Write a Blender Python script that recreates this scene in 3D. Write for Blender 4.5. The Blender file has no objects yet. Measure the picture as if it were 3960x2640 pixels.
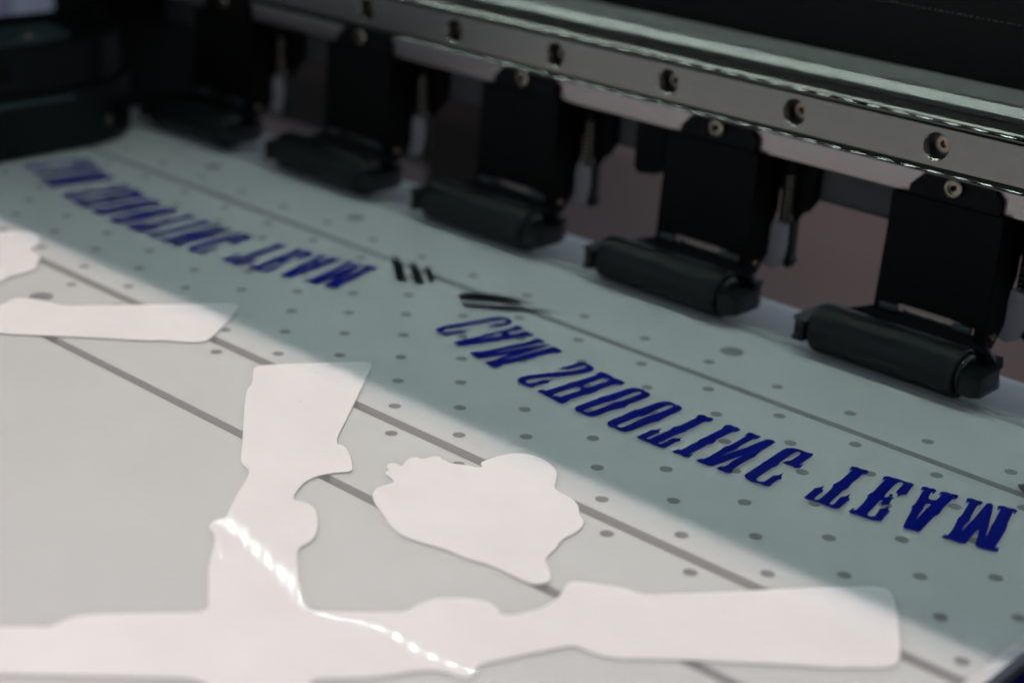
import bpy, bmesh, math, random
from mathutils import Vector, Matrix
random.seed(7)
S = bpy.context.scene
MM = 0.001
# ------------------------------------------------------------------ camera
CAM_C = Vector((321.8947, -321.2725, 149.0678))
CAM_W = ((0.73484859, 0.67580573, 0.05730759), (0.28672004, -0.23296991, -0.92925596), (-0.61464556, 0.69929366, -0.36496466))
FPX = 6412.968574798399
cd = bpy.data.cameras.new('camera'); cam = bpy.data.objects.new('camera', cd); S.collection.objects.link(cam)
r_, d_, f_ = (Vector(v) for v in CAM_W)
cam.matrix_world = Matrix.Translation(CAM_C * MM) @ Matrix((r_, -d_, -f_)).transposed().to_4x4()
cd.sensor_width = 36.0; cd.lens = FPX / 3960 * 36
cd.clip_start = 0.01; cd.clip_end = 20
cd.dof.use_dof = True; cd.dof.focus_distance = 0.352; cd.dof.aperture_fstop = 9.5
S.camera = cam
# ------------------------------------------------------------------ world, lamps, exposure
w = bpy.data.worlds.new('World'); S.world = w; w.use_nodes = True
bg = w.node_tree.nodes['Background']; bg.inputs[0].default_value = (0.81, 0.96, 1.13, 1); bg.inputs[1].default_value = 0.44

def area(name, loc, target, sx, sy, power, col):
    l = bpy.data.lights.new(name, 'AREA'); l.shape = 'RECTANGLE'; l.size = sx; l.size_y = sy
    l.energy = power; l.color = col
    o = bpy.data.objects.new(name, l); S.collection.objects.link(o)
    o.location = Vector(loc); d = Vector(target) - Vector(loc)
    o.rotation_euler = d.to_track_quat('-Z', 'Y').to_euler()
    return o
area('ceiling_tube_lamp', (0.15, -1.10, 1.85), (0.15, -0.12, 0), 1.3, 0.035, 19.5, (1.0, 0.87, 0.87))
area('room_lamp', (1.7, -1.0, 0.35), (0.1, 0.05, 0.03), 1.2, 0.6, 1.2, (1.0, 0.86, 0.80))
area('added_warm_fill', (0.03, -0.350, 0.50), (0.03, -0.18, 0), 0.22, 0.014, 0.68, (1.0, 0.70, 0.42))  # made-up warm fill that tints the front left of the film
S.view_settings.view_transform = 'Standard'; S.view_settings.look = 'None'
S.view_settings.exposure = 0; S.view_settings.gamma = 1; S.view_settings.use_curve_mapping = False
S.render.engine = 'CYCLES'; S.cycles.use_denoising = True; S.cycles.denoising_prefilter = 'ACCURATE'; S.cycles.denoising_input_passes = 'RGB_ALBEDO'; S.cycles.adaptive_threshold = 0.006
S.cycles.max_bounces = 8; S.cycles.transparent_max_bounces = 12

# ------------------------------------------------------------------ helpers
def at(x, y, Z=None, Y=None):
    """photo pixel (3960 wide) -> point on the plane Z or Y, in mm"""
    d = r_ * ((x - 1980) / FPX) + d_ * ((y - 1320) / FPX) + f_
    s = (Z - CAM_C.z) / d.z if Z is not None else (Y - CAM_C.y) / d.y
    return CAM_C + d * s

def link(name, me, mat, parent=None):
    o = bpy.data.objects.new(name, me); S.collection.objects.link(o)
    if mat: me.materials.append(mat)
    if parent: o.parent = parent; o.matrix_parent_inverse = Matrix.Translation(-parent.location)
    return o

def tag(o, label=None, cat=None, group=None, kind=None):
    if label: o['label'] = label
    if cat: o['category'] = cat
    if group: o['group'] = group
    if kind: o['kind'] = kind
    return o

def empty(name, loc, label, cat, group=None):
    o = bpy.data.objects.new(name, None); S.collection.objects.link(o)
    o.location = Vector(loc) * MM; o.empty_display_size = 0.01
    return tag(o, label, cat, group)

def finish(bm, smooth=False, bevel=0, seg=2):
    if bevel:
        es = [e for e in bm.edges if len(e.link_faces) == 2 and e.calc_face_angle(0) > 0.5]
        bmesh.ops.bevel(bm, geom=es, offset=bevel, segments=seg, affect='EDGES', profile=0.6, clamp_overlap=True)
    bmesh.ops.recalc_face_normals(bm, faces=bm.faces)
    bmesh.ops.scale(bm, vec=(MM, MM, MM), verts=bm.verts)
    me = bpy.data.meshes.new('m'); bm.to_mesh(me); bm.free()
    if smooth:
        me.shade_smooth()
        try: me.set_sharp_from_angle(angle=math.radians(38))
        except Exception: pass
    return me

def box(bm, x0, x1, y0, y1, z0, z1):
    v = [bm.verts.new((x, y, z)) for x in (x0, x1) for y in (y0, y1) for z in (z0, z1)]
    for f in ((0,1,3,2), (4,6,7,5), (0,4,5,1), (2,3,7,6), (0,2,6,4), (1,5,7,3)):
        bm.faces.new([v[i] for i in f])

def prism(bm, pts, axis, a, b):
    """extrude a 2-D outline along axis: 'x' pts=(y,z), 'y' pts=(x,z), 'z' pts=(x,y)"""
    def P(p, t):
        return {'x': (t, p[0], p[1]), 'y': (p[0], t, p[1]), 'z': (p[0], p[1], t)}[axis]
    A = [bm.verts.new(P(p, a)) for p in pts]; B = [bm.verts.new(P(p, b)) for p in pts]
    n = len(pts)
    bm.faces.new(A); bm.faces.new(B[::-1])
    for i in range(n): bm.faces.new((A[i], A[(i+1) % n], B[(i+1) % n], B[i]))

def lathe(bm, prof, axis, c, seg=40):
    """revolve prof=[(t, radius)] about an axis through c"""
    rings = []
    for t, r in prof:
        ring = []
        for k in range(seg):
            a = 2 * math.pi * k / seg; u, v = r * math.cos(a), r * math.sin(a)
            p = {'x': (c[0] + t, c[1] + u, c[2] + v), 'y': (c[0] + u, c[1] + t, c[2] + v), 'z': (c[0] + u, c[1] + v, c[2] + t)}[axis]
            ring.append(bm.verts.new(p))
        rings.append(ring)
    for A, B in zip(rings, rings[1:]):
        for k in range(seg): bm.faces.new((A[k], A[(k+1) % seg], B[(k+1) % seg], B[k]))
    bm.faces.new(rings[0]); bm.faces.new(rings[-1][::-1])

def tube(bm, path, r, seg=8):
    rings = []
    for i, p in enumerate(path):
        t = (path[min(i+1, len(path)-1)] - path[max(i-1, 0)]).normalized()
        n = t.cross(Vector((0.3, 1, 0.2))).normalized(); b = t.cross(n)
        rings.append([bm.verts.new(p + n * r * math.cos(2*math.pi*k/seg) + b * r * math.sin(2*math.pi*k/seg)) for k in range(seg)])
    for A, B in zip(rings, rings[1:]):
        for k in range(seg): bm.faces.new((A[k], A[(k+1) % seg], B[(k+1) % seg], B[k]))
    bm.faces.new(rings[0]); bm.faces.new(rings[-1][::-1])

# ------------------------------------------------------------------ materials
def mat(name, col, rough=0.5, metal=0.0, bump=0, bscale=(1, 1, 1), bnoise=300, var=0.0, vscale=60, coat=0, spec=0.5, alpha=1.0, rvar=0.0):
    m = bpy.data.materials.new(name); m.use_nodes = True
    nt = m.node_tree; b = nt.nodes['Principled BSDF']
    b.inputs['Base Color'].default_value = (*col, 1); b.inputs['Roughness'].default_value = rough
    b.inputs['Metallic'].default_value = metal; b.inputs['Coat Weight'].default_value = coat
    b.inputs['Specular IOR Level'].default_value = spec; b.inputs['Alpha'].default_value = alpha
    tc = nt.nodes.new('ShaderNodeTexCoord')
    mp = nt.nodes.new('ShaderNodeMapping'); nt.links.new(tc.outputs['Object'], mp.inputs[0]); mp.inputs['Scale'].default_value = bscale
    if bump:
        n = nt.nodes.new('ShaderNodeTexNoise'); n.inputs['Scale'].default_value = bnoise; n.inputs['Detail'].default_value = 4
        nt.links.new(mp.outputs[0], n.inputs[0])
        bp = nt.nodes.new('ShaderNodeBump'); bp.inputs['Strength'].default_value = 1; bp.inputs['Distance'].default_value = bump * MM
        nt.links.new(n.outputs[0], bp.inputs['Height']); nt.links.new(bp.outputs[0], b.inputs['Normal'])
    if var or rvar:
        n2 = nt.nodes.new('ShaderNodeTexNoise'); n2.inputs['Scale'].default_value = vscale; n2.inputs['Detail'].default_value = 6
        nt.links.new(mp.outputs[0], n2.inputs[0])
    if var:
        mr = nt.nodes.new('ShaderNodeMapRange'); mr.inputs['From Min'].default_value = .3; mr.inputs['From Max'].default_value = .7
        mr.inputs['To Min'].default_value = 1 - var; mr.inputs['To Max'].default_value = 1 + var
        nt.links.new(n2.outputs[0], mr.inputs[0])
        mx = nt.nodes.new('ShaderNodeVectorMath'); mx.operation = 'SCALE'; mx.inputs[0].default_value = col
        nt.links.new(mr.outputs[0], mx.inputs['Scale']); nt.links.new(mx.outputs[0], b.inputs['Base Color'])
    if rvar:
        mr = nt.nodes.new('ShaderNodeMapRange'); mr.inputs['From Min'].default_value = .3; mr.inputs['From Max'].default_value = .7
        mr.inputs['To Min'].default_value = max(rough - rvar, .03); mr.inputs['To Max'].default_value = rough + rvar
        nt.links.new(n2.outputs[0], mr.inputs[0]); nt.links.new(mr.outputs[0], b.inputs['Roughness'])
    return m

def film_material():
    """milky translucent release film, see-through enough for the holes below"""
    m = mat('milky_film', (0.84, 0.85, 0.84), rough=0.36, spec=0.3, var=.03, vscale=9, alpha=0.235)
    return m

def white_ink_material():
    """wet glossy white ink: gentle swells of the sheet bend the lamp reflections"""
    m = mat('white_ink', (0.93, 0.915, 0.92), rough=0.04, spec=0.03, var=.03, vscale=45)
    nt = m.node_tree; b = nt.nodes['Principled BSDF']
    tc = nt.nodes.new('ShaderNodeTexCoord'); sp = nt.nodes.new('ShaderNodeSeparateXYZ')
    nt.links.new(tc.outputs['Object'], sp.inputs[0])
    fx = nt.nodes.new('ShaderNodeFloatCurve')
    mr = nt.nodes.new('ShaderNodeMapRange'); mr.inputs['From Min'].default_value = 0.090; mr.inputs['From Max'].default_value = 0.175
    nt.links.new(sp.outputs['X'], mr.inputs[0]); nt.links.new(mr.outputs[0], fx.inputs['Value'])
    cv = fx.mapping.curves[0]
    # wanted reflection line Y(X), as an offset from its mean -151.5
    Y = [(90, -144), (98, -145.8), (107, -147.5), (113, -149.3), (120, -151), (126, -153), (132, -155.3), (137, -155), (142, -152.5), (148, -151), (158, -151), (168, -149), (175, -148)]
    pts = [((x - 90) / 85, 0.5 + (y + 151.5) / 20) for x, y in Y]
    cv.points[0].location = pts[0]; cv.points[1].location = pts[-1]
    for p in pts[1:-1]: cv.points.new(*p)
    fx.mapping.update()
    a = nt.nodes.new('ShaderNodeMath'); a.operation = 'SUBTRACT'; nt.links.new(fx.outputs[0], a.inputs[0]); a.inputs[1].default_value = 0.5
    def mth(op, x, y):
        q = nt.nodes.new('ShaderNodeMath'); q.operation = op
        for k, v in enumerate((x, y)):
            if isinstance(v, (int, float)): q.inputs[k].default_value = v
            else: nt.links.new(v, q.inputs[k])
        return q.outputs[0]
    dyv = mth('MULTIPLY', a.outputs[0], 0.020)                       # where the sheet's low ridge runs, m
    u = mth('SUBTRACT', mth('ADD', sp.outputs['Y'], 0.1515), dyv)
    u = mth('MINIMUM', mth('MAXIMUM', u, -0.007), 0.007)
    h_ = mth('SUBTRACT', mth('MULTIPLY', mth('MULTIPLY', dyv, 2.9), u), mth('MULTIPLY', mth('MULTIPLY', u, u), 0.9))
    n = nt.nodes.new('ShaderNodeTexNoise'); n.inputs['Scale'].default_value = 420; n.inputs['Detail'].default_value = 3
    nt.links.new(tc.outputs['Object'], n.inputs[0])
    nm = nt.nodes.new('ShaderNodeMath'); nm.operation = 'MULTIPLY_ADD'; nt.links.new(n.outputs[0], nm.inputs[0]); nm.inputs[1].default_value = 0.000008
    nt.links.new(h_, nm.inputs[2])
    bp = nt.nodes.new('ShaderNodeBump'); bp.inputs['Strength'].default_value = 1; bp.inputs['Distance'].default_value = 1.0
    nt.links.new(nm.outputs[0], bp.inputs['Height']); nt.links.new(bp.outputs[0], b.inputs['Normal'])
    return m
INK_SLOPE = 0.058

M = dict(
    film=film_material(), white=white_ink_material(),
    blue=mat('navy_ink', (0.0005, 0.007, 0.25), rough=0.5, var=.10, vscale=300, spec=.06, alpha=.975),
    bed=mat('platen_coating', (0.70, 0.72, 0.72), rough=0.5, var=.03, vscale=40, bump=.01, bnoise=900),
    cavity=mat('cavity_shade_grey', (0.36, 0.36, 0.36), rough=0.8),  # recess shade put into the darker grey of hole and joint walls
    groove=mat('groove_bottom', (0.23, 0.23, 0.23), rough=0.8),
    film_edge=mat('film_edge_strip', (0.8, 0.8, 0.82), rough=0.3),
    rubber=mat('black_rubber', (0.003, 0.006, 0.0052), rough=0.5, bump=.02, bnoise=500, var=.25, vscale=120, rvar=.1, spec=.28),
    plastic=mat('black_plastic', (0.003, 0.0065, 0.0062), rough=0.45, bump=.02, bnoise=900, var=.15, spec=.28),
    paint=mat('black_powder_coat', (0.0016, 0.0013, 0.0013), rough=0.6, bump=.03, bnoise=1500, var=.2, spec=.12),
    tab=mat('dark_grey_sheet', (0.0045, 0.0036, 0.0042), rough=0.55, bump=.02, bnoise=1500, var=.15, spec=.12),
    tabplastic=mat('lightened_plastic', (0.035, 0.055, 0.06), rough=.35),  # bluish highlight of the hinge tabs put into the colour
    cap=mat('roller_cap', (0.012, 0.018, 0.012), rough=0.3),
    lever=mat('light_grey_plastic', (0.30, 0.285, 0.30), rough=0.45, var=.06, vscale=80),
    steel=mat('spring_steel', (0.40, 0.35, 0.29), rough=0.35, metal=1),
    brass=mat('zinc_plated_screw', (0.32, 0.27, 0.20), rough=0.32, metal=1, var=.2, vscale=400),
    copper=mat('golden_socket', (0.65, 0.34, 0.16), rough=0.3, metal=1),
    rail=mat('brushed_rail_steel', (0.23, 0.22, 0.20), rough=0.3, metal=1, bump=.0015, bscale=(.004, 1, 1), bnoise=1800, var=.05, vscale=30),
    beam=mat('anodised_beam', (0.36, 0.31, 0.295), rough=0.3, metal=1, bump=.006, bscale=(.02, 1, 1), bnoise=1500, var=.05, vscale=60),
    beamtop=mat('beam_top', (0.185, 0.18, 0.175), rough=0.55, metal=.3, bump=.02, bnoise=1500, var=.06, vscale=150),
    beamlow=mat('lower_beam', (0.045, 0.045, 0.045), rough=0.5, metal=.2, var=.1),
    serration=mat('reflection_grey', (0.05, 0.05, 0.048), rough=0.5),
    cover=mat('black_cover', (0.002, 0.0022, 0.002), rough=0.55, bump=.03, bnoise=2000, var=.2, spec=.12),
    stitch=mat('perforation_lint', (0.05, 0.05, 0.05), rough=.8),
    wall=mat('mauve_backing', (0.135, 0.100, 0.094), rough=0.8, var=.06, vscale=8),
    hood=mat('hood_lining', (0.012, 0.014, 0.014), rough=.7, spec=.12),
    housing=mat('housing_plastic', (0.0015, 0.003, 0.003), rough=.4, bump=.02, bnoise=500, var=.1, spec=.3),
    grit=mat('grit_roller', (0.38, 0.39, 0.39), rough=.6),
    clip=mat('edge_clip_steel', (0.10, 0.095, 0.09), rough=.35, metal=.7),
    bluepart=mat('blue_plastic', (0.004, 0.008, 0.16), rough=.4),
    speck=mat('dust', (0.12, 0.12, 0.12), rough=.9),
    mauvepost=mat('mauve_post', (0.2, 0.19, 0.28), rough=.8),
    pale=mat('pale_partition', (0.30, 0.32, 0.37), rough=.8),
)
def led_mat():
    m = bpy.data.materials.new('led_emitter'); m.use_nodes = True; nt = m.node_tree
    nt.nodes.remove(nt.nodes['Principled BSDF']); e = nt.nodes.new('ShaderNodeEmission')
    e.inputs[0].default_value = (0.80, 1.0, 0.94, 1); e.inputs[1].default_value = LED_POWER
    nt.links.new(e.outputs[0], nt.nodes['Material Output'].inputs[0]); return m
LED_POWER = 115
M['led'] = led_mat()
M['darkbrown'] = mat('dark_brown_panel', (0.012, 0.008, 0.006), rough=.7, spec=.2)
M['lip'] = mat('polished_lip', (0.17, 0.17, 0.165), rough=0.06, metal=1)
M['edge'] = mat('beam_edge_aluminium', (0.17, 0.165, 0.16), rough=0.40, metal=1)
M['black_ink'] = mat('black_ink', (0.004, 0.008, 0.007), rough=.3, alpha=1)

def black_fade(name, x0, y0, x1, y1):
    """black ink with opacity that falls off: dense at (x0,y0), gone at (x1,y1) (mm)"""
    m = mat(name, (0.004, 0.008, 0.007), rough=.3); nt = m.node_tree; b = nt.nodes['Principled BSDF']
    tc = nt.nodes.new('ShaderNodeTexCoord'); dt = nt.nodes.new('ShaderNodeVectorMath'); dt.operation = 'DOT_PRODUCT'
    sb = nt.nodes.new('ShaderNodeVectorMath'); sb.operation = 'SUBTRACT'; sb.inputs[1].default_value = (x0 * MM, y0 * MM, 0)
    nt.links.new(tc.outputs['Object'], sb.inputs[0]); nt.links.new(sb.outputs[0], dt.inputs[0])
    d = Vector(((x1 - x0) * MM, (y1 - y0) * MM, 0)); dt.inputs[1].default_value = d / d.length_squared
    mr = nt.nodes.new('ShaderNodeMapRange'); mr.interpolation_type = 'SMOOTHSTEP'
    mr.inputs['From Min'].default_value = .55; mr.inputs['From Max'].default_value = 1
    mr.inputs['To Min'].default_value = 1; mr.inputs['To Max'].default_value = 0
    nt.links.new(dt.outputs['Value'], mr.inputs[0]); nt.links.new(mr.outputs[0], b.inputs['Alpha'])
    return m

# ------------------------------------------------------------------ room behind
bm = bmesh.new(); box(bm, -1500, 900, 420, 440, -500, -45)
tag(link('back_wall', finish(bm), M['wall']), kind='structure')
bm = bmesh.new(); box(bm, -1500, 900, -300, 419, -520, -500)
tag(link('floor', finish(bm), M['wall']), kind='structure')
bm = bmesh.new(); box(bm, -407, -350, 120, 124, -70, 30)
tag(link('partition', finish(bm, bevel=1), M['pale']), 'pale blue grey board glimpsed past the black side housing, top left corner', 'board')
bm = bmesh.new(); box(bm, -450, -411, 121, 140, -70, 30)
tag(link('post', finish(bm, bevel=1), M['mauvepost']), 'dim mauve post at the extreme top left corner beside the pale board', 'post')

# ------------------------------------------------------------------ print bed
bed = empty('print_bed', (60, -40, -8), 'pale grey perforated vacuum print bed with long joints under the film', 'print bed')
GR = [(-15.6, 2.3), (-90.2, 3.0), (-119.3, 2.6)]
X0, X1 = -175, 225.5
rows = [(-7.0, 1)] + [(-10.52 * v, v) for v in range(2, 10)]
def strip(y0, y1, big=()):
    circ = []
    for y, v in rows:
        if y0 + 1.9 < y < y1 - 1.9:
            for u in range(-14, 14):
                x = 20 * u + 10 * v
                if X0 + 3 < x < X1 - 3: circ.append((x, y, 1.42, 14))
    for b_ in big:
        circ.append((b_[0], b_[1], 3.0, 16))
    bm = bmesh.new(); es = []
    def loop(P):
        vs = [bm.verts.new((x, y, -0.45)) for x, y in P]
        return [bm.edges.new((vs[i], vs[(i+1) % len(vs)])) for i in range(len(vs))]
    n = 30
    es += loop([(X0 + (X1 - X0) * i / n, y0) for i in range(n + 1)] + [(X1 - (X1 - X0) * i / n, y1) for i in range(n + 1)])
    for x, y, r, k in circ:
        es += loop([(x + r * math.cos(2*math.pi*i/k), y + r * math.sin(2*math.pi*i/k)) for i in range(k)])
    bmesh.ops.triangle_fill(bm, use_beauty=True, edges=es)
    g = bmesh.ops.extrude_face_region(bm, geom=bm.faces[:])
    bmesh.ops.translate(bm, verts=[v for v in g['geom'] if isinstance(v, bmesh.types.BMVert)], vec=(0, 0, -3.5))
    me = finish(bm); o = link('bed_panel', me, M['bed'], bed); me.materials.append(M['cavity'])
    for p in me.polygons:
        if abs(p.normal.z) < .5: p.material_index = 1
    return o
ys = [17.3] + [g for g, _ in GR] + [-215]
hw = [0] + [h / 2 for _, h in GR] + [0]
for i in range(len(ys) - 1):
    a, b_ = ys[i+1] + hw[i+1], ys[i] - hw[i]
    big = [(109.5, 3.1), (-28.5, 3.1), (-97, 3.1)] if i == 0 else ([(-27, -105.5), (111, -105.5)] if i == 2 else [])
    strip(a, b_, big)
bm = bmesh.new(); prism(bm, [(22.7, -4), (22.7, -.45), (40, -.45), (44, -1.1), (46.5, -3), (47.5, -6), (47.5, -40), (40, -40), (40, -4)], 'x', X0, X1)
link('rear_edge', finish(bm), M['bed'], bed)
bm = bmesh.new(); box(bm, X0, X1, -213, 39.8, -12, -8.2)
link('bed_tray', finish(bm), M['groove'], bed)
bm = bmesh.new(); prism(bm, [(-215.1, -.45), (-215.1, -6), (-250, -60), (-253, -58), (-228, -12), (-219, -2)], 'x', X0, X1)
link('front_apron', finish(bm), M['bed'], bed)
bm = bmesh.new(); lathe(bm, [(X0, 2.9), (X1, 2.9)], 'x', (0, 20, -3.4), 24)
tag(link('grit_roller', finish(bm, True), M['grit']), 'long grey feed roller lying in the slot under the pinch rollers', 'feed roller')

# ------------------------------------------------------------------ film
def film_mesh(x0, x1, dz=0.0):
    prof = []
    for k in range(9):
        a = math.radians(90 - 10 * k); prof.append((40.0 + 8 * math.cos(a), -8 + 8 * math.sin(a)))
    prof.append((48.6, -30)); prof.append((49.0, -60))
    prof = [(-225 + 24 * math.cos(math.radians(90 + 9 * k)), -24 + 24 * math.sin(math.radians(90 + 9 * k))) for k in range(8, -1, -1)] + [(y, 0.0) for y in range(-215, 40, 10)] + prof
    bm = bmesh.new(); nx = 60
    G = [[bm.verts.new((x0 + (x1 - x0) * i / nx, y, z + dz)) for i in range(nx + 1)] for y, z in prof]
    for A, B in zip(G, G[1:]):
        for i in range(nx): bm.faces.new((A[i], A[i+1], B[i+1], B[i]))
    return bm
FX0, FX1 = -174, 223.9
film = link('transfer_film', finish(film_mesh(FX0, FX1), True), M['film'])
tag(film, 'milky transfer film sheet with navy arched lettering and white underprint, lying on the bed', 'film')
me = finish(film_mesh(FX1, 226.3, .05), True); link('film_edge', me, M['film_edge'], film)

def poly(name, outer, holes, m, z, pos=None, dx=0, smooth_it=0):
    def chaikin(P):
        out = []
        n = len(P)
        for i in range(n):
            a, b = P[i], P[(i+1) % n]
            out += [a.lerp(b, .25), a.lerp(b, .75)]
        return out
    loops = []
    for L in [outer] + holes:
        P = [at(x, y, Z=z) for x, y in L]
        for _ in range(smooth_it): P = chaikin(P)
        loops.append(P)
    bm = bmesh.new(); es = []
    for P in loops:
        vs = [bm.verts.new((p.x + dx, p.y, z)) for p in P]
        es += [bm.edges.new((vs[i], vs[(i+1) % len(vs)])) for i in range(len(vs))]
    bmesh.ops.triangle_fill(bm, use_beauty=True, edges=es)
    for f in bm.faces:
        if f.normal.z < 0: f.normal_flip()
    bmesh.ops.scale(bm, vec=(MM,) * 3, verts=bm.verts)
    me = bpy.data.meshes.new(name); bm.to_mesh(me); bm.free()
    return link(name, me, m, film)

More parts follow.
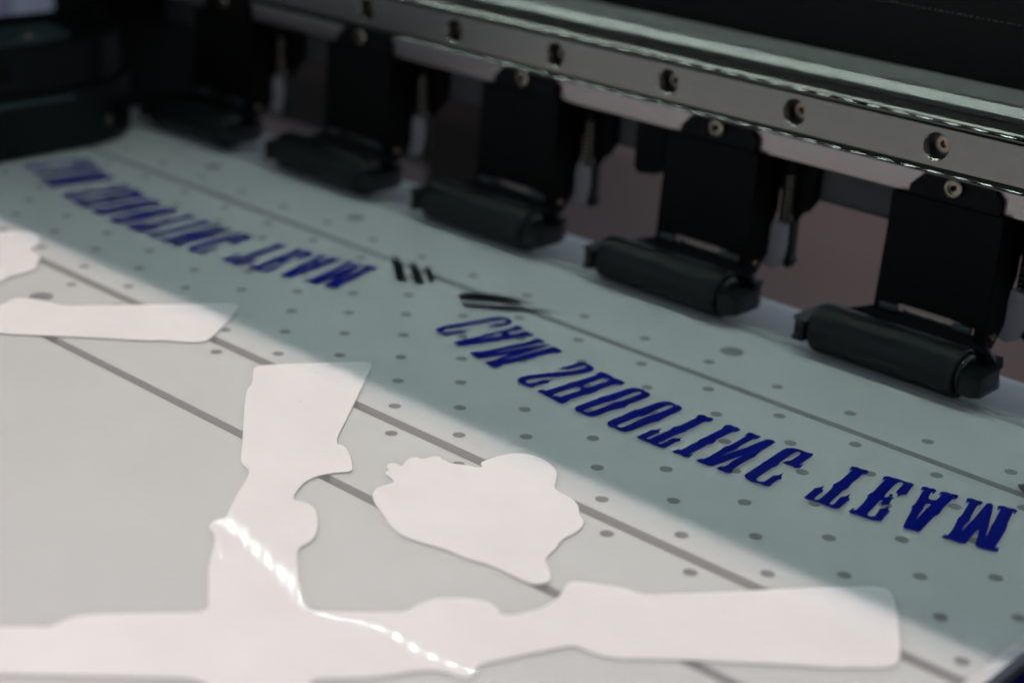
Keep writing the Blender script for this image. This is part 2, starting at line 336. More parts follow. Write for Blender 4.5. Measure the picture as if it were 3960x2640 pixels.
REG = {'z1': (1640, 1180, 3.26667), 'z2': (2000, 1320, 3.26667), 'z3': (2500, 1550, 3.26667), 'z4': (3040, 1720, 2.55652),
       'A': (0, 850, 1.74242), 'B': (0, 1740, 1.74242), 'C': (1320, 1740, 1.74242), 'E': (1320, 850, 1.74242), 'O': (0, 0, 1 / 1.68367)}
def px(reg, pts):
    ox, oy, s = REG[reg]; return [(ox + x / s, oy + y / s) for x, y in pts]
LET = [
 ('z1', [(150,310),(165,290),(220,268),(300,255),(520,215),(700,185),(850,160),(930,148),(1010,150),(1060,165),(1105,190),(1115,210),(1095,232),(1040,248),(960,262),(900,270),(865,262),(790,275),(845,245),(900,230),(1000,218),(1040,205),(1042,188),(1020,180),(950,185),(850,198),(700,225),(560,250),(400,280),(270,302),(245,315),(240,330),(265,342),(310,338),(400,325),(450,312),(510,318),(575,305),(530,330),(500,345),(420,355),(340,365),(285,380),(260,378),(240,365),(200,345),(160,325)], []),
 ('z1', [(370,465),(450,445),(600,410),(740,378),(760,362),(830,352),(1000,315),(1110,285),(1150,262),(1190,258),(1220,268),(1245,285),(1258,302),(1215,312),(1130,322),(1075,332),(1060,345),(1075,362),(1120,368),(1180,355),(1240,338),(1290,328),(1330,345),(1375,365),(1392,380),(1330,388),(1230,400),(1100,420),(980,435),(940,450),(850,458),(700,480),(560,500),(470,515),(430,512),(410,492),(390,480)], [[(680,432),(780,405),(870,380),(930,358),(975,358),(988,375),(970,390),(910,398),(850,402),(760,420)]]),
 ('z1', [(580,600),(620,588),(690,585),(760,575),(900,548),(990,528),(1040,515),(1200,482),(1330,455),(1390,430),(1430,418),(1460,425),(1510,445),(1540,465),(1470,478),(1400,490),(1250,520),(1140,545),(1100,552),(1040,562),(870,598),(1050,576),(1130,562),(1300,530),(1450,508),(1560,490),(1600,495),(1540,520),(1440,550),(1330,588),(1240,615),(1200,632),(1110,652),(1000,678),(1120,665),(1210,640),(1260,622),(1400,585),(1540,550),(1600,530),(1640,525),(1690,545),(1735,568),(1755,582),(1700,598),(1620,600),(1560,612),(1450,640),(1360,668),(1240,695),(1100,728),(990,748),(975,768),(930,780),(900,788),(860,778),(820,750),(790,730),(765,712),(850,700),(950,668),(1050,630),(1070,615),(980,630),(850,650),(760,665),(700,672),(655,660),(630,635),(600,615)], []),
 ('z2', [(5,490),(20,465),(60,445),(140,425),(250,412),(380,400),(410,388),(440,398),(480,385),(560,385),(700,370),(830,345),(870,330),(878,312),(840,302),(790,312),(720,335),(640,352),(600,348),(510,358),(560,335),(575,315),(610,318),(700,290),(790,265),(815,255),(850,268),(890,285),(940,305),(968,335),(960,360),(920,380),(850,398),(740,415),(610,430),(590,442),(560,435),(530,445),(400,448),(270,460),(160,478),(110,495),(105,512),(140,528),(190,522),(260,502),(330,482),(380,488),(465,475),(410,500),(405,518),(340,528),(250,552),(180,578),(140,572),(110,555),(50,530),(15,510)], []),
 ('z2', [(248,622),(290,610),(350,600),(345,608),(330,620),(400,608),(520,570),(620,540),(650,518),(690,515),(700,502),(740,500),(880,458),(1000,424),(980,415),(1040,388),(1070,382),(1120,398),(1160,420),(1205,440),(1212,458),(1240,462),(1290,480),(1330,500),(1372,520),(1350,532),(1300,548),(1270,545),(1290,532),(1200,548),(1080,588),(1010,620),(990,638),(950,642),(930,658),(860,670),(740,708),(640,742),(655,745),(600,775),(570,782),(515,770),(500,752),(470,735),(420,712),(405,702),(360,685),(320,655),(270,640)], [[(828,560),(870,535),(1090,462),(1110,472),(1170,470),(1140,488),(1170,492),(1060,522),(960,560),(900,578),(850,578)], [(425,668),(480,660),(520,640),(640,600),(740,572),(790,576),(806,598),(785,620),(700,645),(600,677),(520,704),(530,684),(470,688),(420,702),(480,668)]]),
 ('z2', [(722,848),(735,825),(780,805),(900,760),(1020,718),(1040,702),(1075,698),(1090,685),(1130,685),(1260,640),(1390,595),(1470,582),(1550,592),(1600,610),(1630,632),(1665,645),(1682,668),(1670,690),(1620,712),(1500,758),(1400,795),(1385,818),(1345,835),(1310,838),(1180,870),(1060,918),(990,942),(930,945),(870,932),(830,915),(800,895),(760,885),(735,868)], [[(835,870),(880,850),(1000,808),(1110,768),(1180,758),(1190,745),(1230,745),(1290,715),(1400,672),(1500,635),(1550,632),(1575,645),(1560,660),(1450,700),(1340,740),(1240,765),(1200,775),(1180,790),(1080,830),(980,868),(920,890),(870,892),(840,885)]]),
 ('z2', [(1140,1030),(1155,1010),(1230,975),(1350,925),(1440,880),(1480,862),(1540,855),(1660,810),(1780,765),(1860,752),(1930,760),(1975,775),(2000,795),(2050,805),(2080,835),(2080,855),(2040,880),(1900,940),(1810,985),(1800,1000),(1760,1010),(1700,1022),(1560,1075),(1440,1125),(1370,1137),(1310,1130),(1260,1110),(1230,1090),(1180,1078),(1150,1058)], [[(1258,1062),(1300,1038),(1440,985),(1540,945),(1590,942),(1640,925),(1700,888),(1800,845),(1900,805),(1950,800),(1975,812),(1960,828),(1860,868),(1740,918),(1650,940),(1600,962),(1500,1005),(1390,1058),(1330,1082),(1285,1082)]]),
 ('z3', [(670,168),(740,178),(770,200),(830,212),(852,237),(770,265),(755,258),(790,242),(700,275),(600,325),(510,370),(480,390),(440,400),(330,445),(250,485),(155,525),(150,538),(185,542),(270,500),(330,468),(400,468),(472,448),(420,480),(432,503),(370,515),(300,555),(225,592),(170,582),(150,570),(90,550),(40,525),(-20,505),(-60,485),(-100,470),(-123,454),(-60,420),(0,395),(60,360),(120,362),(205,342),(160,375),(165,398),(120,412),(60,440),(0,466),(10,480),(40,478),(150,430),(250,385),(310,355),(320,335),(360,320),(430,305),(540,255),(650,200),(615,205),(630,190)], []),
 ('z3', [(325,632),(370,618),(425,600),(430,605),(400,625),(450,610),(560,550),(640,515),(670,482),(710,470),(730,460),(860,395),(980,335),(945,338),(1005,298),(1070,302),(1110,325),(1160,338),(1190,362),(1110,395),(1100,388),(1130,370),(1050,405),(960,450),(880,490),(865,515),(830,535),(770,550),(640,620),(535,672),(595,660),(535,710),(465,702),(450,685),(400,668),(355,658)], []),
 ('z3', [(625,750),(680,730),(725,715),(700,740),(760,715),(870,655),(940,612),(965,590),(1000,570),(1050,560),(1150,505),(1270,435),(1230,438),(1290,398),(1345,405),(1380,425),(1430,435),(1448,455),(1370,485),(1360,480),(1385,462),(1290,510),(1190,562),(1140,600),(1105,622),(1060,638),(950,692),(1050,655),(1110,635),(1170,615),(1250,590),(1400,525),(1530,480),(1595,492),(1635,518),(1560,560),(1440,630),(1390,675),(1380,695),(1340,715),(1280,740),(1180,800),(1070,872),(1115,860),(1060,908),(1010,905),(970,885),(920,868),(880,845),(930,825),(980,810),(955,835),(1010,812),(1100,750),(1215,688),(1130,712),(1000,760),(900,798),(825,822),(760,812),(740,798),(690,780),(660,770)], []),
 ('z3', [(1237,945),(1250,925),(1340,865),(1450,795),(1470,770),(1500,760),(1530,740),(1640,668),(1730,608),(1780,592),(1850,592),(1930,608),(2020,642),(2060,655),(2095,658),(2110,675),(2060,715),(1990,765),(1925,805),(1988,795),(1930,848),(1870,842),(1830,815),(1770,800),(1720,775),(1780,750),(1810,738),(1790,765),(1860,725),(1930,680),(1950,655),(1930,640),(1890,642),(1820,678),(1740,735),(1680,780),(1670,800),(1640,822),(1590,840),(1480,910),(1390,975),(1392,1000),(1430,1018),(1490,1015),(1550,975),(1610,938),(1660,935),(1730,908),(1700,950),(1715,973),(1660,990),(1600,1035),(1550,1078),(1490,1068),(1450,1048),(1380,1032),(1310,1008),(1260,975)], []),
 ('z4', [(175,518),(220,478),(270,440),(280,425),(330,418),(375,400),(355,435),(370,455),(320,490),(275,528),(290,542),(330,535),(400,475),(460,415),(465,388),(490,375),(530,355),(600,295),(655,245),(622,248),(650,210),(705,218),(750,238),(800,245),(822,265),(770,293),(760,290),(780,268),(720,320),(650,375),(610,425),(560,450),(480,525),(430,570),(440,588),(475,580),(540,510),(590,505),(635,480),(615,520),(635,535),(580,575),(525,625),(470,625),(400,600),(330,570),(270,550),(220,542)], []),
 ('z4', [(615,655),(660,620),(680,620),(665,645),(700,635),(760,575),(800,525),(805,495),(830,475),(860,465),(920,400),(985,335),(945,352),(970,308),(1020,308),(1060,325),(1120,335),(1180,360),(1240,372),(1265,388),(1230,430),(1190,488),(1140,490),(1100,515),(1105,485),(1085,462),(1120,425),(1160,385),(1150,368),(1110,368),(1070,395),(1010,455),(975,495),(975,515),(1010,510),(1025,480),(1060,485),(1050,505),(1065,520),(1035,545),(1020,585),(985,590),(945,590),(935,570),(960,545),(930,545),(880,595),(810,670),(805,690),(830,705),(870,700),(900,670),(930,625),(980,622),(1015,600),(1010,635),(1028,652),(990,690),(940,750),(890,748),(830,735),(760,710),(690,685),(650,678)], []),
 ('z4', [(1155,808),(1190,730),(1230,665),(1245,620),(1240,605),(1275,580),(1290,560),(1330,490),(1365,435),(1325,450),(1350,410),(1390,410),(1420,425),(1465,430),(1487,450),(1455,485),(1445,480),(1450,462),(1430,470),(1405,525),(1430,540),(1480,545),(1510,520),(1540,485),(1505,500),(1530,460),(1580,460),(1630,480),(1690,490),(1705,508),(1665,540),(1655,535),(1670,512),(1600,575),(1540,635),(1520,670),(1500,690),(1470,700),(1400,770),(1325,850),(1295,855),(1250,840),(1200,830),(1165,820)], [[(1365,600),(1385,578),(1420,575),(1430,590),(1410,610),(1385,625),(1370,645),(1330,690),(1290,730),(1310,690),(1355,630)]]),
 ('z4', [(1535,912),(1580,870),(1590,898),(1640,840),(1690,750),(1690,735),(1710,710),(1730,700),(1780,620),(1815,560),(1775,572),(1790,525),(1840,525),(1880,545),(1930,552),(1948,570),(1910,598),(1900,595),(1910,575),(1880,610),(1830,700),(1815,745),(1770,790),(1735,850),(1820,760),(1850,735),(1920,650),(1985,575),(2025,572),(2048,595),(2030,680),(2010,760),(2005,800),(1985,860),(1978,910),(2010,840),(2030,790),(2060,750),(2090,690),(2125,625),(2085,645),(2095,600),(2150,600),(2200,620),(2260,630),(2290,650),(2258,685),(2250,680),(2255,655),(2240,665),(2190,770),(2178,830),(2160,860),(2130,910),(2070,1005),(2080,1020),(2105,1005),(2095,1052),(2050,1050),(1990,1035),(1930,1020),(1880,1000),(1870,985),(1900,870),(1905,830),(1860,870),(1775,972),(1730,970),(1680,955),(1620,930),(1580,925)], []),
]
for dx in (0, -190):
    for reg, out, holes in LET:
        o = poly('letter', px(reg, out), [px(reg, h) for h in holes], M['blue'], 0.06, dx=dx)
        if dx:
            for v in o.data.vertices: v.co.x = 0.016 + (v.co.x - 0.016) * 0.965

CROSS = px('O', [(583,843),(600,838),(700,834),(845,830),(855,838),(850,850),(800,955),(767,1017),(790,1022),(805,1045),(811,1075),(805,1083),(760,1085),(710,1098),(685,1120),(670,1147),(690,1149),(712,1156),(727,1172),(731,1195),(729,1222),(715,1243),(683,1258),(683,1290),(688,1340),(697,1403),(760,1404),(850,1405),(935,1405),(955,1390),(985,1377),(1020,1372),(1080,1373),(1120,1380),(1140,1393),(1152,1414),(1200,1408),(1250,1395),(1285,1370),(1298,1345),(1310,1333),(1370,1338),(1440,1350),(1475,1365),(1550,1363),(1700,1356),(1850,1349),(2000,1345),(2035,1350),(2053,1370),(2061,1400),(2065,1450),(2069,1500),(2062,1523),(2040,1532),(2000,1533),(1950,1531),(1930,1534),(1850,1527),(1700,1520),(1568,1514),(1480,1512),(1415,1511),(1370,1502),(1336,1487),(1316,1480),(1250,1493),(1170,1510),(1097,1526),(1090,1545),(1078,1556),(1057,1554),(1023,1541),(995,1537),(954,1540),(886,1552),(800,1556),(716,1557),(711,1575),(715,1640),(725,1700),(500,1700),(485,1620),(482,1556),(300,1553),(0,1546),(-350,1540),(-350,1439),(0,1439),(60,1438),(112,1439),(130,1431),(160,1417),(198,1410),(300,1407),(400,1406),(478,1405),(479,1370),(479,1340),(479,1299),(491,1255),(494,1235),(490,1222),(479,1211),(484,1200),(498,1194),(518,1190),(532,1160),(545,1132),(578,1083),(559,1068),(552,1056),(555,1033),(559,982),(561,931),(567,893),(579,882),(581,860)])
BLOB = px('C', [(290,155),(325,175),(360,210),(340,225),(250,245),(215,275),(210,310),(225,360),(290,440),(330,510),(400,570),(500,610),(700,665),(860,735),(1000,770),(1150,840),(1260,895),(1330,905),(1400,885),(1415,850),(1400,800),(1375,745),(1385,710),(1450,660),(1475,605),(1590,550),(1625,510),(1635,475),(1600,430),(1603,400),(1590,360),(1550,320),(1440,265),(1435,240),(1450,200),(1453,150),(1430,110),(1380,70),(1300,35),(1200,18),(1100,25),(960,70),(935,90),(955,112),(920,118),(850,100),(730,88),(710,72),(675,60),(670,45),(620,37),(545,62),(520,47),(480,45),(440,65),(405,112),(385,92),(340,82),(310,95),(310,115),(322,130)])
wp = poly('white_print', CROSS, [], M['white'], 0.08, smooth_it=2); wp['label'] = 'white underprint of two crossed silhouettes'
poly('white_print', BLOB, [], M['white'], 0.08, smooth_it=2)
poly('white_print', BLOB, [], M['white'], 0.08, dx=-190, smooth_it=2)
BARREL = px('A', [(-200,640),(0,575),(40,555),(90,530),(130,524),(200,528),(290,540),(360,560),(410,577),(700,576),(1100,568),(1500,561),(1580,565),(1604,580),(1600,610),(1560,660),(1440,780),(1400,810),(1340,826),(1250,822),(1080,808),(1030,815),(900,808),(600,790),(300,778),(60,770),(0,760),(-200,735)])
poly('white_print', BARREL, [], M['white'], 0.08, smooth_it=2)

for k, (pts, a, b_) in enumerate([
   ([(330,230),(385,238),(445,415),(375,412)], (410,405), (355,225)),
   ([(448,270),(500,278),(562,430),(495,425)], (530,425), (472,268)),
   ([(553,310),(600,318),(630,408),(590,418)], (610,412), (575,305)),
   ([(788,515),(840,490),(1000,500),(1150,520),(1330,572),(1150,562),(800,535)], (800,520), (1330,575)),
   ([(805,562),(840,560),(1100,580),(1350,603),(1520,632),(1300,618),(1100,607),(840,585)], (820,570), (1560,635))]):
    pa, pb = at(*px('E', [a])[0], Z=0), at(*px('E', [b_])[0], Z=0)
    poly('black_print', px('E', pts), [], black_fade('black_fade_%d' % k, pa.x, pa.y, pb.x, pb.y), 0.06, smooth_it=0)

bm = bmesh.new()
for _ in range(110):
    x, y, q = random.uniform(-120, 215), random.uniform(-185, 12), random.uniform(.06, .17)
    k = [(x + q * random.uniform(.6, 1.5) * math.cos(a), y + q * random.uniform(.5, 1.2) * math.sin(a), .11) for a in (0, 1.3, 2.5, 3.8, 5.1)]
    bm.faces.new([bm.verts.new(p) for p in k])
tag(link('dust_specks', finish(bm), M['speck'], film), kind='stuff')

# ------------------------------------------------------------------ beam, rail, belt
BX0, BX1 = -330, 330
beam = empty('carriage_beam', (0, 40, 30), 'grey metal beam running above the rollers behind the slotted rail', 'beam')
bm = bmesh.new(); prism(bm, [(30, 42.8), (30, 65.6), (30.5, 66.6), (31.6, 67.0), (50, 67.0), (50, 42.8)], 'x', BX0, BX1)
link('front_plate', finish(bm, True), M['beam'], beam)
bm = bmesh.new(); box(bm, BX0, BX1, 33.2, 49.8, 67.02, 67.5); link('top_plate', finish(bm), M['beamtop'], beam)
bm = bmesh.new(); prism(bm, [(44, 42.7), (44, 31), (45, 29.6), (52, 29.6), (52, 42.7)], 'x', BX0, BX1)
link('lower_web', finish(bm), M['beamlow'], beam)
bm = bmesh.new()
c0 = [(29.3, 65.1), (29.3, 65.6), (31.3, 67.6), (33.1, 67.6), (33.1, 65.1)]
prism(bm, c0, 'x', BX0, BX1); link('top_edge_bead', finish(bm, True), M['edge'], beam)

rail = empty('guide_rail', (0, 24, 52), 'brushed steel guide rail with a row of countersunk socket screws', 'rail')
def bead(y, z, r):
    return [(y - r * math.cos(t), z + r * math.sin(t)) for t in [math.radians(a) for a in range(-80, 81, 20)]]
prof = [(29.98, 51.3), (19.2, 51.3), (19.2, 52.6), (18.9, 53.1), (18.0, 53.5), (18.0, 62.5), (18.9, 62.8), (19.1, 63.0), (19.1, 64.2), (19.5, 64.6), (29.98, 64.6)]
SX = [-118.2, -80.2, -42.1, -5.4, 32.9, 71.3, 109.8, 148.3, 186.4]
# rail body with real counterbores, built as a faced strip: front face is filled around the bores
bm = bmesh.new()
def railpart(prof_pts):
    A = [bm.verts.new((BX0, y, z)) for y, z in prof_pts]; B = [bm.verts.new((BX1, y, z)) for y, z in prof_pts]
    for i in range(len(prof_pts) - 1): bm.faces.new((A[i], A[i+1], B[i+1], B[i]))
i0 = next(i for i, p in enumerate(prof) if p == (18.0, 53.5))
railpart(prof[:i0+1]); railpart(prof[i0+1:]); railpart([prof[-1], prof[0]])
es = []
vs = [bm.verts.new((BX0, 18.0, 53.5)), bm.verts.new((BX1, 18.0, 53.5)), bm.verts.new((BX1, 18.0, 62.5)), bm.verts.new((BX0, 18.0, 62.5))]
es += [bm.edges.new((vs[i], vs[(i+1) % 4])) for i in range(4)]
bores = []
for x in SX:
    ring = [bm.verts.new((x + 3.3 * math.cos(2*math.pi*k/28), 18.0, 58.1 + 3.3 * math.sin(2*math.pi*k/28))) for k in range(28)]
    es += [bm.edges.new((ring[k], ring[(k+1) % 28])) for k in range(28)]; bores.append((x, ring))
bmesh.ops.triangle_fill(bm, use_beauty=True, edges=es)
for x, ring in bores:
    r2 = [bm.verts.new((x + 3.02 * math.cos(2*math.pi*k/28), 18.35, 58.1 + 3.02 * math.sin(2*math.pi*k/28))) for k in range(28)]
    r3 = [bm.verts.new((v.co.x, 23.5, v.co.z)) for v in r2]
    for P, Q in ((ring, r2), (r2, r3)):
        for k in range(28): bm.faces.new((P[k], P[(k+1) % 28], Q[(k+1) % 28], Q[k]))
    bm.faces.new(r3)
link('rail_body', finish(bm, True), M['rail'], rail)
for zb, yb in ((51.5, 18.75), (63.1, 19.35)):
    arc = [(yb - 1.35 * math.cos(math.radians(t)), zb + 1.35 * math.sin(math.radians(t)) - .25) for t in range(28, 78, 3)]
    bm = bmesh.new(); prism(bm, [(19.5, zb - .1)] + arc + [(19.5, zb + 1.05)], 'x', BX0, BX1)
    link('rail_lip', finish(bm, True), M['lip'], rail)
def socket_screw(parent, x, y, z, r, name='screw'):
    bm = bmesh.new()
    # cap head with a real hexagonal recess
    seg = 24; outer = [bm.verts.new((x + r*math.cos(2*math.pi*k/seg), y, z + r*math.sin(2*math.pi*k/seg))) for k in range(seg)]
    back = [bm.verts.new((v.co.x, y + 4, v.co.z)) for v in outer]
    hexv = [bm.verts.new((x + r*.5*math.cos(math.pi*k/3), y, z + r*.5*math.sin(math.pi*k/3))) for k in range(6)]
    hexb = [bm.verts.new((v.co.x, y + 1.8, v.co.z)) for v in hexv]
    for k in range(seg): bm.faces.new((outer[k], outer[(k+1) % seg], back[(k+1) % seg], back[k]))
    for k in range(6): bm.faces.new((hexv[k], hexv[(k+1) % 6], hexb[(k+1) % 6], hexb[k]))
    bm.faces.new(hexb); bm.faces.new(back)
    ed = [bm.edges.get((outer[k], outer[(k+1) % seg])) for k in range(seg)] + [bm.edges.get((hexv[k], hexv[(k+1) % 6])) for k in range(6)]
    bmesh.ops.triangle_fill(bm, use_beauty=True, edges=ed)
    s = link(name, finish(bm, True), M['brass'], parent)
    bm = bmesh.new(); lathe(bm, [(0, .3 * r), (.5, .3 * r)], 'y', (x, y + 1.2, z), 12); link('socket', finish(bm, True), M['copper'], s)
    return s
for x in SX: socket_screw(rail, x, 21.4, 58.1, 2.0)

bm = bmesh.new()  # mesh teeth stand in for a serrated reflection in the rail groove
x = BX0
pts = [(BX0, 0)]
while x < BX1:
    pts += [(x, 0), (x + .25, -.45), (x + .95, -.45), (x + 1.2, 0)]; x += 2.0
A = [bm.verts.new((px_, 28.2 + py_, 64.75)) for px_, py_ in pts[1:]]; B = [bm.verts.new((v.co.x, v.co.y, 65.9)) for v in A]
A2 = [bm.verts.new((v.co.x, 28.9, 64.75)) for v in A]; B2 = [bm.verts.new((v.co.x, 28.9, 65.9)) for v in A]
for i in range(len(A) - 1):
    bm.faces.new((A[i], A[i+1], B[i+1], B[i])); bm.faces.new((B[i], B[i+1], B2[i+1], B2[i])); bm.faces.new((A[i], A2[i], A2[i+1], A[i+1])); bm.faces.new((A2[i], B2[i], B2[i+1], A2[i+1]))
tag(link('reflection_teeth', finish(bm), M['serration']), 'thin dark teeth modelled for a serrated reflection between the rail and the pale beam edge', 'toothed strip')

# ------------------------------------------------------------------ pinch roller assemblies
def make_assembly(Xc, label):
    root = empty('pinch_roller_unit', (Xc, 28, 0), label, 'pinch roller', 'pinch roller units along the beam')
    def P(name, bm, m, parent=root, smooth=True, bevel=0, seg=2):
        bmesh.ops.translate(bm, verts=bm.verts, vec=(Xc, 0, 0))
        return link(name, finish(bm, smooth, bevel, seg), m, parent)
    # mounting tab
    bm = bmesh.new(); prism(bm, [(-11.6, 41), (-11.6, 45), (-7.2, 49.6), (8.5, 49.6), (11.8, 46), (11.8, 41)], 'y', 28.4, 29.95)
    P('mounting_tab', bm, M['tab'], bevel=.15)
    bm = bmesh.new(); lathe(bm, [(0, 1.5), (-.5, 2.2), (-1.3, 2.3), (-1.6, 1.9), (-1.6, 1.35), (-.9, 1.2)], 'y', (0, 28.4, 46.8), 28)
    sc = P('tab_screw', bm, M['brass'])
    bm = bmesh.new(); prism(bm, [(.75 * math.cos(k * math.pi / 3), 46.8 + .75 * math.sin(k * math.pi / 3)) for k in range(6)], 'y', 26.9, 27.4)
    P('socket', bm, M['paint'], sc)
    # bracket plate with side flange
    bm = bmesh.new(); prism(bm, [(-16.2, 12.3), (-15.2, 42.6), (13.6, 42.6), (13.4, 10.6), (11.0, 11.2), (11.0, 15), (4.9, 15.4), (4.9, 15.6), (-9, 15.6), (-9, 15.4), (-10.2, 15.4), (-10.2, 12.3)], 'y', 27.6, 28.35)
    P('bracket_plate', bm, M['paint'], bevel=.12)
    bm = bmesh.new(); prism(bm, [(28.4, 9.0), (28.4, 42.6), (40, 42.6), (40, 26), (37.5, 21), (37.5, 14.5), (33, 9.5)], 'x', 12.6, 13.6)
    P('side_flange', bm, M['paint'], bevel=.12)
    bm = bmesh.new(); prism(bm, [(28.4, 9.0), (28.4, 42.4), (38, 42.4), (38, 14.5), (33, 9.5)], 'x', -16.0, -15.2)
    P('side_flange', bm, M['paint'], bevel=.12)
    bm = bmesh.new(); lathe(bm, [(0, 1.0), (.7, 1.0), (1.0, .7)], 'x', (13.6, 31.2, 13.0), 16)
    P('pivot_pin', bm, M['brass'])
    # roller
    zc, yc, R = 6.4, 20.0, 6.3
    bm = bmesh.new(); lathe(bm, [(-26.6, 5.2), (-26.0, 5.4), (-25.9, 5.9), (-24.6, 6.3), (-24.2, R), (12.4, R), (13.6, 6.1), (13.9, 5.5), (13.4, 5.2), (13.2, 4.6)], 'x', (0, yc, zc), 64)
    ro = P('roller', bm, M['rubber'])
    bm = bmesh.new(); lathe(bm, [(13.0, 4.9), (14.6, 4.9), (14.9, 4.5), (14.9, 3.4), (14.2, 3.2), (14.2, 1.6), (17, 1.6)], 'x', (0, yc, zc), 32)
    P('end_cap', bm, M['cap'], ro)
    # holder: frame with two lugs round the roller ends
    bm = bmesh.new()
    prism(bm, [(-30.6, 15.5), (-29.2, 13.6), (-26.9, 13.6), (-26.9, 25.6), (15.4, 25.6), (15.4, 13.8), (19.2, 13.8), (20.4, 15.2), (20.4, 24.5), (17.5, 30.5), (-26.5, 31.0), (-30.4, 26)], 'z', 3.8, 9.0)
    P('holder_frame', bm, M['plastic'], bevel=.5, seg=3)
    bm = bmesh.new()
    a = [(-15.6, 28.6, 13.4), (11.2, 28.6, 13.0), (18.6, 25.8, 9.0), (-27.5, 25.6, 9.0)]
    b = [(-15.6, 31.2, 12.6), (11.2, 31.2, 12.2), (18.0, 30.2, 7.6), (-27.5, 30.6, 7.6)]
    va = [bm.verts.new(p) for p in a]; vb = [bm.verts.new(p) for p in b]
    bm.faces.new(va); bm.faces.new(vb[::-1])
    for i in range(4): bm.faces.new((va[i], vb[i], vb[(i+1) % 4], va[(i+1) % 4]))
    P('holder_arm', bm, M['plastic'], bevel=.5, seg=3)
    bm = bmesh.new(); prism(bm, [(-26.8, 24.4), (15.3, 24.4), (15.3, 25.5), (-26.8, 25.5)], 'z', 6.0, 10.4)
    P('holder_lip', bm, M['plastic'], bevel=.6, seg=3)
    for x0, x1 in ((-14.6, -9.7), (5.3, 10.2)):
        bm = bmesh.new(); box(bm, x0, x1, 26.9, 28.5, 13.2, 15.0); P('hinge_tab', bm, M['tabplastic'], bevel=.45, seg=3)
    bm = bmesh.new(); box(bm, -9.2, 4.8, 29.6, 30.2, 12.5, 13.6); P('hinge_pin', bm, M['brass'], bevel=.2)
    # grey pressure lever
    bm = bmesh.new(); prism(bm, [(10.6, 22.9), (18.6, 23.0), (18.9, 18), (18.3, 14), (17.0, 11.3), (14.6, 10.2), (12.4, 10.8), (12.8, 13.2), (13.4, 15.2), (12.2, 16.6), (9.8, 16.8), (10.6, 19.4)], 'y', 38.0, 40.0)
    lv = P('pressure_lever', bm, M['lever'], bevel=.15)
    bm = bmesh.new(); box(bm, 10.9, 18.5, 37.5, 40.4, 20.0, 20.7); P('lever_rib', bm, M['lever'], lv, bevel=.2)
    bm = bmesh.new(); prism(bm, [(19.0, 24), (19.8, 24), (19.9, 14.6), (20.6, 13.4), (19.4, 11.4), (18.0, 12.2)], 'y', 38.6, 40.8)
    P('lever_pivot', bm, M['plastic'], lv, bevel=.2)
    path = [Vector((17.2 + 1.5 * math.cos(t * .36), 38.6 + 1.5 * math.sin(t * .36), 23.2 + 13.3 * t / 176)) for t in range(177)]
    bm = bmesh.new(); tube(bm, path, .33, 6); P('spring', bm, M['steel'])
    bm = bmesh.new(); lathe(bm, [(23, .45), (36.4, .45), (36.5, 1.7), (40.5, 1.7), (42.5, 1.7)], 'z', (17.2, 38.6, 0), 16); P('spring_rod', bm, M['paint'])
    bm = bmesh.new(); prism(bm, [(13.9, 42.6), (23.0, 42.6), (23.0, 30.0), (20.6, 26.5), (19.0, 25.9), (13.9, 17)], 'y', 41.0, 43.9)
    P('spring_housing', bm, M['paint'], bevel=.4)
    return root
LBL = ['pinch roller unit nearest the right edge, its worn roller largest of all',
       'second pinch roller unit from the right, round end cap catching light',
       'middle pinch roller unit, its roller behind the two long black print marks',
       'blurred pinch roller unit second from the left, above the blurred lettering',
       'darkest pinch roller unit at far left beside the black side housing']
XC = [149.4, 81.1, 13.2, -54.6, -122.4]
proto = make_assembly(XC[0], LBL[0])
def copy_tree(o, parent=None, root=None):
    c = o.copy(); S.collection.objects.link(c)
    if parent: c.parent = parent; c.matrix_parent_inverse = o.matrix_parent_inverse.copy()
    for ch in list(o.children): copy_tree(ch, c)
    return c
for x, l in zip(XC[1:], LBL[1:]):
    c = copy_tree(proto); c.location.x = x * MM; c['label'] = l

bm = bmesh.new(); prism(bm, [(47.5, 42), (57.5, 42), (57.5, 29), (55, 26.4), (49, 25.6), (47.5, 27)], 'y', 38, 43.9)
tag(link('sensor_block', finish(bm, False, .5), M['paint']), 'small black block hanging under the beam left of the second unit from right', 'sensor')

# ------------------------------------------------------------------ black cover, hood, lamps
cover = empty('printer_cover', (0, 55, 68), 'matt black cover above the beam with a faint dotted seam', 'cover')
bm = bmesh.new(); prism(bm, [(50.1, 60), (50.1, 150), (60, 165), (64, 165), (60, 60)], 'x', BX0, BX1)
link('cover_panel', finish(bm), M['cover'], cover)
bm = bmesh.new(); prism(bm, [(60, 165.1), (60, 170), (HOODY := -178, 182), (HOODY, 178)], 'x', -420, 420)
link('hood', finish(bm), M['hood'], cover)
bm = bmesh.new(); box(bm, 300, 318, -70, 59, -30, 168); link('light_block_panel', finish(bm), M['hood'], cover)  # unseen panel added to cut ambient light on the right
bm = bmesh.new(); box(bm, -345, -331, -177, 59, -60, 165); link('light_block_panel', finish(bm), M['hood'], cover)  # unseen panel added to keep ambient light off the left end
bm = bmesh.new(); x = -100
while x < 330:
    l = random.uniform(.5, 1.3); box(bm, x, x + l, 49.9, 50.09, 82.4 - (x - 90) * .0, 82.52 + random.uniform(0, .12)); x += l + random.uniform(.5, 1.0)
link('seam', finish(bm), M['stitch'], cover)

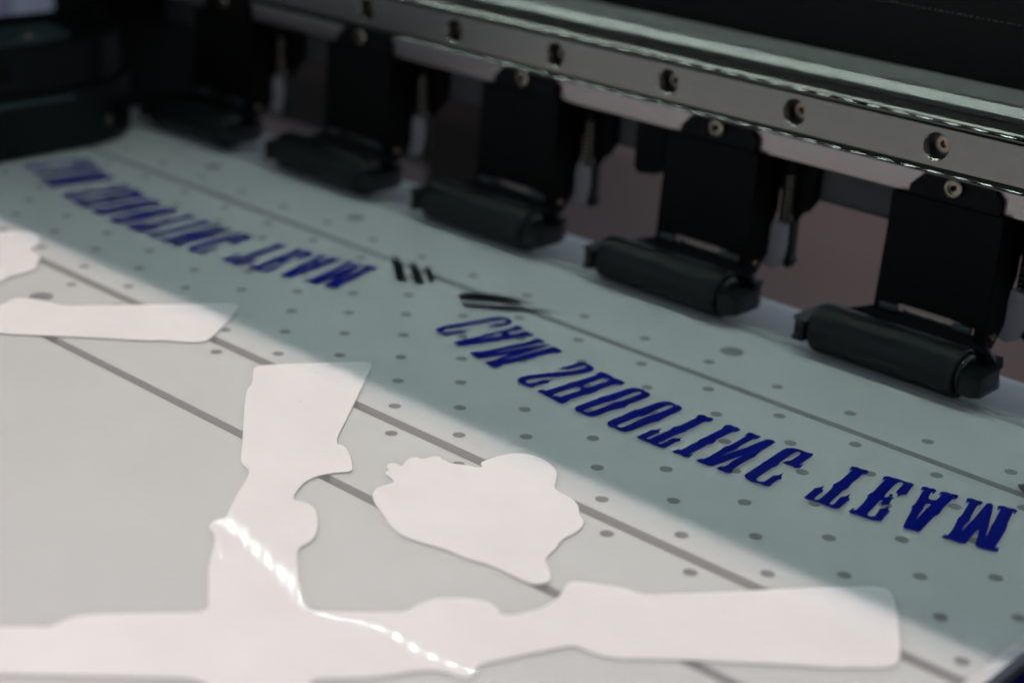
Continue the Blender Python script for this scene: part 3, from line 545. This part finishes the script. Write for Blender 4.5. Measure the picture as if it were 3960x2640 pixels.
strip_o = empty('led_strip', (150, 10, 141), 'row of small cool white diodes above the rail, seen mirrored in it', 'lamp strip')
LY, LZ = 10, 141
bm = bmesh.new(); box(bm, -118, 420, LY - 5, LY + 5, LZ + 1.5, LZ + 3); link('strip_base', finish(bm), M['hood'], strip_o)
bm = bmesh.new(); x = -112
n_led = 0
while x < 415 and n_led < 64:
    box(bm, x - 1.25, x + 1.25, LY - .9, LY + .9, LZ, LZ + 1.45); x += 8.33; n_led += 1
link('diode_row', finish(bm), M['led'], strip_o)

# ------------------------------------------------------------------ left housing
hs = empty('side_housing', (-190, -30, 0), 'dark green black plastic side housing at the left edge with two bolts', 'housing')
bm = bmesh.new(); prism(bm, [(-186, -140), (-137, -140), (-136.5, -70), (-137.5, -14), (-141, -2), (-150, 9), (-170, 12), (-186, 12)], 'z', .4, 20.5)
link('lower_shell', finish(bm, True, 1.6, 3), M['housing'], hs)
bm = bmesh.new(); prism(bm, [(-186, -140), (-139, -140), (-138.5, -70), (-139.5, -16), (-143, -4), (-152, 7), (-170, 10), (-186, 10)], 'z', 20.9, 35.5)
link('upper_shell', finish(bm, True, 4, 4), M['housing'], hs)
bm = bmesh.new(); prism(bm, [(-201, 14), (-178, 12), (-176, 58), (-272, 58)], 'z', 0, 78)
link('top_block', finish(bm, True, 3, 3), M['paint'], hs)
bm = bmesh.new(); lathe(bm, [(0, 1.6), (.9, 1.6), (1.3, 1.1)], 'x', (-140.6, -7.2, 7.8), 20); link('bolt', finish(bm, True), M['brass'], hs)
bm = bmesh.new(); lathe(bm, [(0, 1.9), (1.0, 1.9), (1.6, 1.2)], 'z', (-149, -30, 36.5), 20); link('bolt', finish(bm, True), M['brass'], hs)
bm = bmesh.new(); lathe(bm, [(0, 1.9), (.3, 1.9)], 'x', (-137.9, -24, 13), 20); link('bolt_hole', finish(bm, True), M['cover'], hs)
bm = bmesh.new(); box(bm, -139.2, -138.0, -75, -44, 25.5, 31); link('vent_slot', finish(bm), M['cover'], hs)
bm = bmesh.new(); box(bm, -137.4, -136.2, -100, -22, 17.6, 18.6); link('ridge', finish(bm, True, .3), M['tabplastic'], hs)
bm = bmesh.new(); prism(bm, [(-166, -95), (-143.5, -95), (-143, -30), (-147, -16), (-166, -12)], 'z', 35.45, 36.6); link('top_ledge', finish(bm, True, .5), M['tabplastic'], hs)
# dark inner frame behind the left end
bm = bmesh.new(); box(bm, -800, -195, 200, 215, -55, 166); box(bm, -194.9, -163, 200, 215, -130, 166)
bm2 = bm
fr = empty('inner_frame', (-220, 60, 0), 'black upright frame in the dark behind the left end of the bed', 'frame')
bm = bmesh.new(); box(bm, -274, -178, 60, 75, -60, 140); link('frame_plate', finish(bm), M['paint'], fr)
link('rear_plate', finish(bm2), M['darkbrown'], fr)

# ------------------------------------------------------------------ right edge
bm = bmesh.new()
prism(bm, [(195.0, -14.0), (203.5, -21.5), (206, -30), (240, -30), (240, 2), (206, 2)], 'z', .25, .8)
tag(link('edge_clip', finish(bm, False, .2), M['clip']), 'thin dark metal clip holding the film at the right edge of the picture', 'clip')
pb = at(3905, 2640, Z=-8)
bm = bmesh.new(); prism(bm, [(pb.x, -8), (pb.x + 30, -8), (pb.x + 30, -30), (pb.x, -30)], 'y', -260, -20)
tag(link('blue_bracket', finish(bm, False, 1.5), M['bluepart']), 'blue plastic part in the bottom right corner beyond the film edge', 'plastic part')
bm = bmesh.new(); box(bm, 227.5, 300, -190, 60, -45, -31)
tag(link('side_tray', finish(bm), M['cover']), 'black tray in the gap past the right edge of the film', 'tray')
